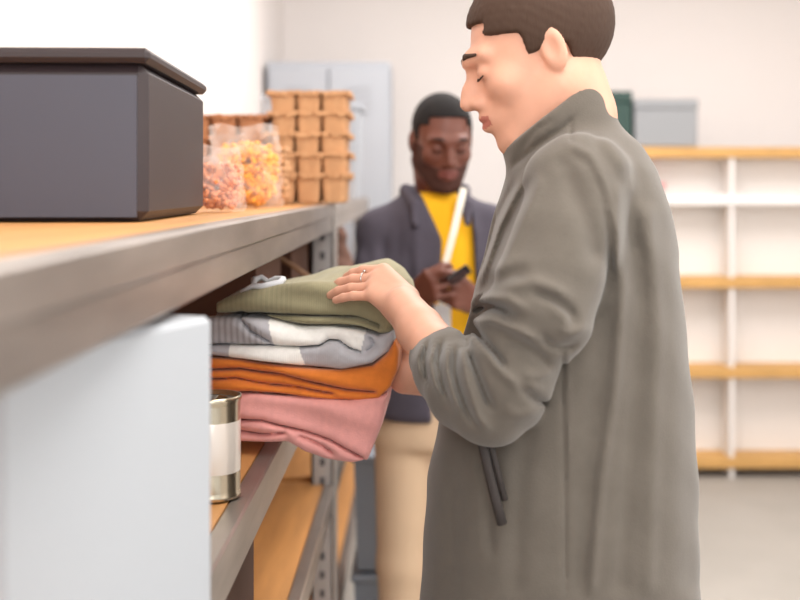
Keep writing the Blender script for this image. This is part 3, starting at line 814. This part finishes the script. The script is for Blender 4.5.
# folds: creases (+) and ridges (-), along the sleeve, armhole, side and back
FO = [
 ([(472,318),(480,309),(491,306),(504,310),(518,320)], 4.0, .016), ([(466,308),(484,298),(508,299),(532,314)], 5, -.007),
 ([(470,322),(492,320),(520,331),(546,346)], 4.5, -.009), ([(470,322),(480,336),(494,352),(510,372)], 3.2, .014),
 ([(498,337),(522,344),(543,358),(552,372)], 4.0, .006), ([(478,342),(498,368),(520,388),(545,386)], 5, -.007),
 ([(466,346),(476,370),(486,396),(494,414)], 3.2, .013), ([(461,346),(466,380),(478,416),(492,436)], 4.2, -.007),
 ([(456,342),(455,374),(464,404),(478,430)], 3, .009),
 ([(449,338),(446,368),(452,394),(464,418)], 3.2, -.007), ([(443,336),(438,364),(443,388),(452,406)], 2.8, .009),
 ([(436,336),(430,362),(434,384),(444,400)], 3.0, -.007), ([(430,336),(424,360),(427,378),(436,392)], 2.6, .008),
 ([(424,338),(417,362),(420,380)], 2.6, -.005),
 ([(463,328),(465,338),(471,352)], 3.4, .005),
 ([(580,342),(570,346),(560,348),(550,344),(540,332)], 3.6, .008), ([(590,325),(572,334),(556,330)], 5, -.006),
 ([(514,384),(526,390),(536,400),(550,404)], 4.5, .010), ([(520,376),(540,376),(556,370)], 4.5, -.006), ([(500,410),(520,416),(542,412)], 6, -.004),
 ([(528,290),(552,297),(570,312),(576,330)], 5, .009), ([(500,288),(535,282),(575,300)], 7, -.006), ([(548,302),(566,318),(568,332)], 6, -.004),
 ([(480,290),(500,278),(530,272)], 7, .004), ([(486,276),(512,262),(545,262)], 8, -.003),
 ([(566,150),(590,166),(603,195),(610,240),(609,280),(602,312),(592,334)], 4.5, .0025), ([(560,140),(590,154),(604,182),(616,230),(616,280)], 4, -.003),
 ([(560,150),(574,190),(590,232),(597,270)], 10, .006), ([(532,176),(505,232),(484,290),(474,318)], 5.5, .0045), ([(518,176),(495,222),(476,280)], 3.5, .004),
 ([(545,172),(517,235),(493,285)], 7, -.005), ([(524,178),(500,226),(480,284)], 3, -.004),
 ([(563,345),(563,400),(565,479),(566,600)], 1.8, .004), ([(568,345),(568,400),(570,479)], 2.5, -.0015),
 ([(618,180),(622,290),(616,380),(602,479),(590,600)], 6, -.006), ([(628,160),(640,300),(634,400),(628,479),(620,600)], 9, .005), ([(606,300),(596,400),(586,479),(580,600)], 10, .004),
 ([(648,200),(658,330),(652,479),(648,600)], 8, -.004), ([(590,130),(618,180),(634,260)], 7, .003), ([(600,130),(632,180),(650,260)], 8, -.002),
 ([(580,112),(560,130),(536,146),(508,170)], 3, .006), ([(556,118),(535,130),(520,152),(512,162)], 2.5, .004), ([(571,118),(571,150)], 1.5, .003),
 ([(478,448),(485,479),(492,560)], 5, .004), ([(530,420),(520,479),(515,600)], 10, .004), ([(455,440),(452,600)], 9, .003),
 ([(690,250),(690,600)], 12, .004)]
fj.folds(FO, 1.70, 1.15)
ix, p = fj.near(.02); fj.D[ix] += .0015*np.sin(p[:, 0]*41+p[:, 2]*23)*np.sin(p[:, 2]*37+p[:, 1]*29)
V, F = fj.mesh(2)
mk('fleece_jacket', V, F, M['fleece'], pf)
# hem band, dark strips below the sleeve
fhm = Field((-.03, 1.46, .78), (.43, 1.9, .90), .006)
fhm.loft([.80, .86], .196, 1.68, .196, .186, 0, 2.3, pad=.01); V, F = fhm.mesh(1); mk('hem_band', V, F, M['fleece'], pf)
b = MB(); b.tube([P(482, 440, 1.490), P(488, 468, 1.492), P(496, 500, 1.494), P(502, 524, 1.496)], .0065, 8); b.tube([P(489, 438, 1.490), P(497, 468, 1.492), P(505, 500, 1.494)], .004, 6)
b.build('dark_strips', M['fleece_dark'], pf, True)
# trousers and shoes (below the frame)
ft = Field((.0, 1.46, .03), (.40, 1.9, .90), .008)
ft.loft([.74, .86], .2, 1.68, [.13, .125], [.16, .155], 0)
for y in (1.60, 1.77): ft.chain([(.2, y, .78), (.19, y, .45), (.2, y, .10)], [.09, .066, .052], .03)
V, F = ft.mesh(1); mk('trousers', V, F, M['jean'], pf)
for y in (1.60, 1.77):
    fs = Field((.02, y-.07, -.002), (.30, y+.07, .16), .005); fs.chain([(.21, y, .05), (.21, y, .09)], [.042, .04], .02); fs.chain([(.22, y, .04), (.1, y, .034)], [.04, .034], .02); fs.cut((0, 0, .003), (0, 0, -1)); V, F = fs.mesh(1); mk('shoe', V, F, M['shoe'], pf)

# ------------------------------------------------------------------ man with the phone (far)
XC, YC = .045, 3.2
pb = empty('person', (XC, YC, 0), 'man in open charcoal shirt and yellow tee looking down at a phone', 'person')
HB = Rz(math.radians(12))@Rx(math.radians(17)); hb = np.array([.064, 3.15, 1.573])
fh, T = head_parts(hb, HB, .0035, neck_to=(.05, 3.23, 1.36), neck_r=.06, wide=.97)
vh, fcs = fh.mesh(1); fq = in_head(vh, hb, HB)[fcs].mean(1)
is_lip = (np.abs(fq[:, 2]+.0625) < .0125-.12*np.abs(fq[:, 0])) & (fq[:, 1] < -.088) & (np.abs(fq[:, 0]) < .025)
fb = Field((-.22, 3.0, .75), (.31, 3.34, 1.45), .009)
fb.loft([.78, 1.0, 1.2, 1.36, 1.42], XC, YC+.01, [.14, .135, .15, .14, .07], [.09, .085, .09, .08, .06], 0)
arms = [[np.array([XC-.150, 3.2, 1.335]), np.array([-.122, 3.13, 1.13]), np.array([-.015, 2.985, 1.165])],
        [np.array([XC+.150, 3.2, 1.345]), np.array([.235, 3.13, 1.13]), np.array([.135, 2.985, 1.17])]]
for a in arms: fb.chain(a[:2], [.05, .04], .02)
fH = Field((-.16, 2.84, 1.06), (.28, 3.16, 1.28), .003)
for a in arms: fH.chain([a[1], a[2]], [.038, .027], .01)
k1_ = P(436, 281, 2.93); k2_ = P(462, 288, 2.93)
hand(fH, arms[0][2], np.array([.037, 2.915, 1.215]), (.8, -.4, .45), (-.3, -.85, .2), (-.45, .1, .8), [(.5, .8, .5), (.5, .9, .5), (.55, .9, .5), (.6, .9, .5)], 1.0, thumb=[(.01, 2.94, 1.222), (.04, 2.92, 1.24), (.062, 2.905, 1.245)])
hand(fH, arms[1][2], np.array([.093, 2.93, 1.195]), (-.85, -.35, .35), (.2, -.85, -.3), (.4, .1, .8), [(.4, .8, .5), (.5, .8, .5), (.5, .8, .5), (.6, .9, .5)], 1.0, thumb=[(.11, 2.945, 1.22), (.09, 2.93, 1.235), (.075, 2.915, 1.24)])
V, F = join((vh, fcs), fb.mesh(1), fH.mesh(1))
mk('body', V, F, [M['skin_dark'], M['lip_dark']], pb, True, fmat=np.concatenate([is_lip.astype(int), np.zeros(len(F)-len(fcs), int)]))
hair_cap(hb, HB, M['hair'], pb, .0055, low=-.04, wide=.97, hl=.066)
brows(T, HB, M['hair'], pb)
# short beard hugging the jaw
fbd, T2 = head_parts(hb, HB, .0035, wide=.97); fbd.D -= .0008
p = (fbd.pts((slice(None),)*3)-hb)@HB
reg = np.maximum.reduce([p[..., 2]+.045-.35*np.abs(p[..., 0])*0, p[..., 1]-.02, .022-np.hypot(p[..., 0]/1.15, (p[..., 2]+.064)*1.5)])
reg2 = np.where((np.abs(p[..., 0]) > .045) & (p[..., 1] > -.06), np.maximum(p[..., 2]-.0, p[..., 1]-.012), reg)
reg2 = np.maximum(reg2, -.012-p[..., 1]-.2)
fbd.D = smax(fbd.D, reg2, .003); V, F = fbd.mesh(1); mk('beard', V, F, M['beard'], pb)
for s in (-1, 1): MB().tube([T(s*.018, -.0885, -.003), T(s*.032, -.0905, -.0065), T(s*.046, -.083, -.003)], [.001, .0016, .001], 6).build('eyelashes', M['hair'], pb, True)
# tee
ft = Field((-.16, 3.02, .86), (.25, 3.34, 1.47), .006)
ft.loft([.88, 1.0, 1.2, 1.34, 1.395, 1.44], XC, YC+.005, [.155, .15, .145, .118, .098, .078], [.112, .108, .108, .10, .09, .072], 0)
ft.ell((XC+.008, 3.12, 1.475), (.066, .095, .030), .006, None, 'sub')
V, F = ft.mesh(1); mk('t_shirt', V, F, M['tee'], pb)
# open shirt
fo = Field((-.23, 2.93, .80), (.33, 3.37, 1.50), .005)
fo.loft([.84, .95, 1.1, 1.25, 1.34, 1.39, 1.44], XC, YC+.01, [.172, .170, .168, .172, .155, .115, .075], [.135, .13, .13, .13, .12, .105, .085], 0)
for a, s in zip(arms, (-1, 1)):
    fo.chain([np.array([XC+s*.08, 3.21, 1.39]), a[0], (a[0]+a[1])/2, a[1]], [.04, .054, .052, .05], .03)
    fo.chain([a[1], a[2]], [.05, .038], .01)
    d = a[2]-a[1]; d /= np.linalg.norm(d); pp = fo.pts((slice(None),)*3)
    e = np.where(np.linalg.norm(pp-a[2], axis=-1) < .07, (pp-(a[2]-d*.012))@d, -1); fo.D = smax(fo.D, e, .003)
    fo.chain([a[2]-d*.04, a[2]+d*.03], [.031, .031], .002, 'sub')
pp = fo.pts((slice(None),)*3)
le = np.interp(pp[..., 2], [.82, 1.0, 1.22, 1.317, 1.38, 1.432], [-.0, .01, .058, .062, .034, .010])   # left and right borders of the opening
re = np.interp(pp[..., 2], [.82, 1.0, 1.25, 1.33, 1.40, 1.46], [.17, .165, .148, .145, .138, .13])
low = pp[..., 2] < .93
le = np.where(low, .035, le); re = np.where(low, .09, re)
op = np.maximum.reduce([le-pp[..., 0], pp[..., 0]-re, pp[..., 1]-3.17])
fo.D = smax(fo.D, -op, .006)
# hollow for the neck
fo.ell((XC+.01, 3.15, 1.49), (.07, .10, .055), .006, None, 'sub')
# collar
for s, xx in ((-1, -.006), (1, .125)):
    fo.chain([(XC+s*.055, 3.28, 1.445), (XC+s*.078, 3.20, 1.445), (xx, 3.115, 1.405), (xx+s*.002, 3.085, 1.36)], [.014, .015, .016, .010], .01)
fo.folds([([(365,240),(372,290)], 5, .004), ([(400,215),(398,270)], 6, .005), ([(385,235),(382,270),(398,290)], 4, .006), ([(415,215),(418,300)], 4, -.004), ([(408,240),(412,330)], 4, .004), ([(395,330),(420,345)], 4, .006), ([(425,370),(427,415)], 4, .004)], 3.25)
V, F = fo.mesh(2); mk('overshirt', V, F, M['shirt'], pb)
# lanyard, badge
b = MB(); sx = [(P(464, 188, 3.10)), P(460, 205, 3.072), P(453, 235, 3.058), P(446, 262, 3.055), P(442, 290, 3.055), P(441, 307, 3.055)]
def ribbon(mb_, pts, wd, th=.0016):
    V = []; F = []
    for i, p_ in enumerate(pts):
        d = pts[min(i+1, len(pts)-1)]-pts[max(i-1, 0)]; s = np.cross(d, [0, 1, 0]); s /= np.linalg.norm(s)
        for (a, y) in ((-1, -th), (1, -th), (1, th), (-1, th)): V.append(p_+s*a*wd+np.array([0, y, 0]))
    for i in range(len(pts)-1):
        for e in range(4): F.append((4*i+e, 4*i+(e+1) % 4, 4*i+4+(e+1) % 4, 4*i+4+e))
    F.append((0,1,2,3)); k = 4*(len(pts)-1); F.append((k+3,k+2,k+1,k)); mb_.add(V, F)
ribbon(b, sx, .0085)
lan = b.build('lanyard', M['strap'], pb)
MB().box(P(434, 337, 3.05)-np.array([0, .002, 0]), P(451, 305, 3.05)+np.array([0, .002, 0]), bev=.001).build('badge', M['badge'], lan)
# trousers, shoes
ft = Field((-.14, 3.04, .03), (.24, 3.36, .93), .007)
ft.loft([.76, .9], XC, YC+.01, [.155, .145], [.115, .11], 0)
for s in (-1, 1): ft.chain([(XC+s*.075, YC+.01, .80), (XC+s*.085, YC, .45), (XC+s*.09, YC+.02, .10)], [.088, .068, .055], .02)
V, F = ft.mesh(1); mk('trousers', V, F, M['trouser'], pb)
for s in (-1, 1):
    x = XC+s*.09
    fs = Field((x-.07, 3.0, -.002), (x+.07, 3.32, .16), .006); fs.chain([(x, 3.23, .05), (x, 3.22, .09)], [.042, .04], .02); fs.chain([(x, 3.24, .04), (x+s*.01, 3.08, .034)], [.04, .034], .02); fs.cut((0, 0, .003), (0, 0, -1)); V, F = fs.mesh(1); mk('shoe', V, F, M['shoe'], pb)
# phone
pc = P(459, 275, 2.89); ph = empty('phone', pc, 'dark smartphone held in both hands by the man in yellow', 'phone')
b = MB(); b.box(pc-np.array([.030, .004, .032]), pc+np.array([.030, .004, .032]), Ry(math.radians(-35))@Rx(math.radians(68)), pc, bev=.003); b.build('body', M['phone'], ph)
b = MB(); b.box(pc-np.array([.027, .0046, .029]), pc+np.array([.027, -.0036, .029]), Ry(math.radians(-35))@Rx(math.radians(68)), pc); b.build('screen', mat('phone_glass', srgb(40, 40, 46), .08), ph)

# ------------------------------------------------------------------ background things
# pale steel locker, far left
t = empty('steel_locker', (-.35, 5.95, 0), 'pale grey steel locker against the far wall, left of the man', 'locker')
MB().box((-.72, 5.7, .06), (-.13, 6.25, 2.05), bev=.006).build('body', M['locker'], t)
for x0, x1 in ((-.71, -.43), (-.42, -.14)):
    dr = MB().box((x0, 5.682, .1), (x1, 5.699, 2.02), bev=.004).build('door', M['locker'], t)
    b = MB()
    for k in range(5): b.box((x0+.08, 5.678, 1.80+k*.03), (x1-.08, 5.682, 1.81+k*.03))
    b.build('vent', M['locker_trim'], dr); MB().box((x0+.02, 5.665, 1.2), (x0+.035, 5.682, 1.32), bev=.003).build('handle', M['rubber'], dr)
for x in (-.70, -.17): MB().box((x, 5.72, 0), (x+.03, 6.2, .06)).build('foot', M['locker_trim'], t)
# grey plastic bins on the second rack
def tub(c, sx, sy, h, m, label, name='plastic_tub', cat='tub', group=None):
    t = empty(name, c, label, cat, group); x, y, z = c
    b = MB(); th = .006
    def fr(z0, z1, s0, s1):
        V = []
        for (s, zz) in ((s0, z0), (s1, z1)):
            V += [(x-sx/2*s, y-sy/2*s, zz), (x+sx/2*s, y-sy/2*s, zz), (x+sx/2*s, y+sy/2*s, zz), (x-sx/2*s, y+sy/2*s, zz)]
        F = [(0,1,5,4),(1,2,6,5),(2,3,7,6),(3,0,4,7),(3,2,1,0)]; return V, F
    V, F = fr(z+.001, z+h, .9, 1.0); b.add(V, F); b.build('body', m, t)
    b = MB(); b.box((x-sx/2-.008, y-sy/2-.008, z+h-.018), (x+sx/2+.008, y+sy/2+.008, z+h), bev=.004); b.build('rim', m, t)
tub((-.37, 4.05, LEV[0]), .26, .36, .34, M['locker'], 'pale grey plastic tub on second rack, directly behind the pulp cartons')
tub((-.36, 4.75, LEV[0]), .27, .40, .36, mat('light_blue_grey_plastic', srgb(170, 176, 184), .5), 'light blue-grey plastic tub on second rack, next to the steel locker')
# brown paper bag on the second rack's middle board
fbg = Field((-.44, 3.45, LEV[1]-.01), (-.12, 3.78, 1.40), .006)
fbg.ell((-.262, 3.62, LEV[1]+.12), (.082, .10, .13), 0); fbg.chain([(-.27, 3.62, 1.22), (-.262, 3.60, 1.30)], [.055, .05], .03); fbg.cut((0, 0, LEV[1]+.003), (0, 0, -1))
ix, p = fbg.near(.02); fbg.D[ix] += .004*np.sin(p[:, 0]*90+p[:, 2]*60)*np.sin(p[:, 2]*80)
V, F = fbg.mesh(1); tag(mk('paper_bag', V, F, M['bag_brown']), 'round crumpled brown paper bag on second rack, behind the post', 'bag')
# crates by the man's leg
for k, (z, ly) in enumerate(((0, 'blue-grey plastic crate on the floor left of the man, lower of two'), (.345, 'blue-grey plastic crate stacked left of the man, upper of two'))):
    tub((-.085, 3.62, z), .20, .34, .335, M['crate'], ly, 'plastic_crate', 'crate', 'blue-grey crates left of the man')

# white bookcase with yellow wood boards, far right
t = empty('bookcase', (1.45, 5.9, 0), 'white bookcase with yellow wood shelf boards on the right', 'shelf')
MB().box((.84, 6.18, .03), (2.3, 6.2, 1.62)).build('back_panel', M['shelf_white'], t)
for x in (.84, 1.56, 2.28): MB().box((x, 6.0, 0), (x+.02, 6.2, 1.62), bev=.002).build('side_panel', M['shelf_white'], t)
for z in (.05, .5, .95, 1.365, 1.602): MB().box((.86, 5.99, z), (2.28, 6.18, z+.052), bev=.003).build('shelf_board', M['shelf_wood'] if z != 1.365 else M['shelf_white'], t)
zz = 1.655
def smallbox(x0, x1, h, m, label, z=zz, name='storage_box'):
    t = empty(name, ((x0+x1)/2, 6.03, z), label, 'box')
    MB().box((x0, 6.01, z+.001), (x1, 6.17, z+h*.8), bev=.006).build('body', m, t)
    MB().box((x0-.004, 6.005, z+h*.8), (x1+.004, 6.175, z+h), bev=.005).build('lid', m, t)
smallbox(.87, 1.07, .28, M['green'], 'dark green storage box on bookcase, next to the near shoulder')
smallbox(1.085, 1.40, .24, M['grey_box'], 'grey storage box beside dark green one on the bookcase')
b = MB(); bc = (1.185, 6.07, 1.418)
b.lathe(bc, [(0, 0), (.035, 0), (.04, .006), (.06, .03), (.068, .06), (.064, .06), (.055, .032), (.03, .012), (0, .01)], 28)
tag(b.build('bowl', M['pinkbowl'], None, True), 'small pink bowl on bookcase, under the wood board', 'bowl')
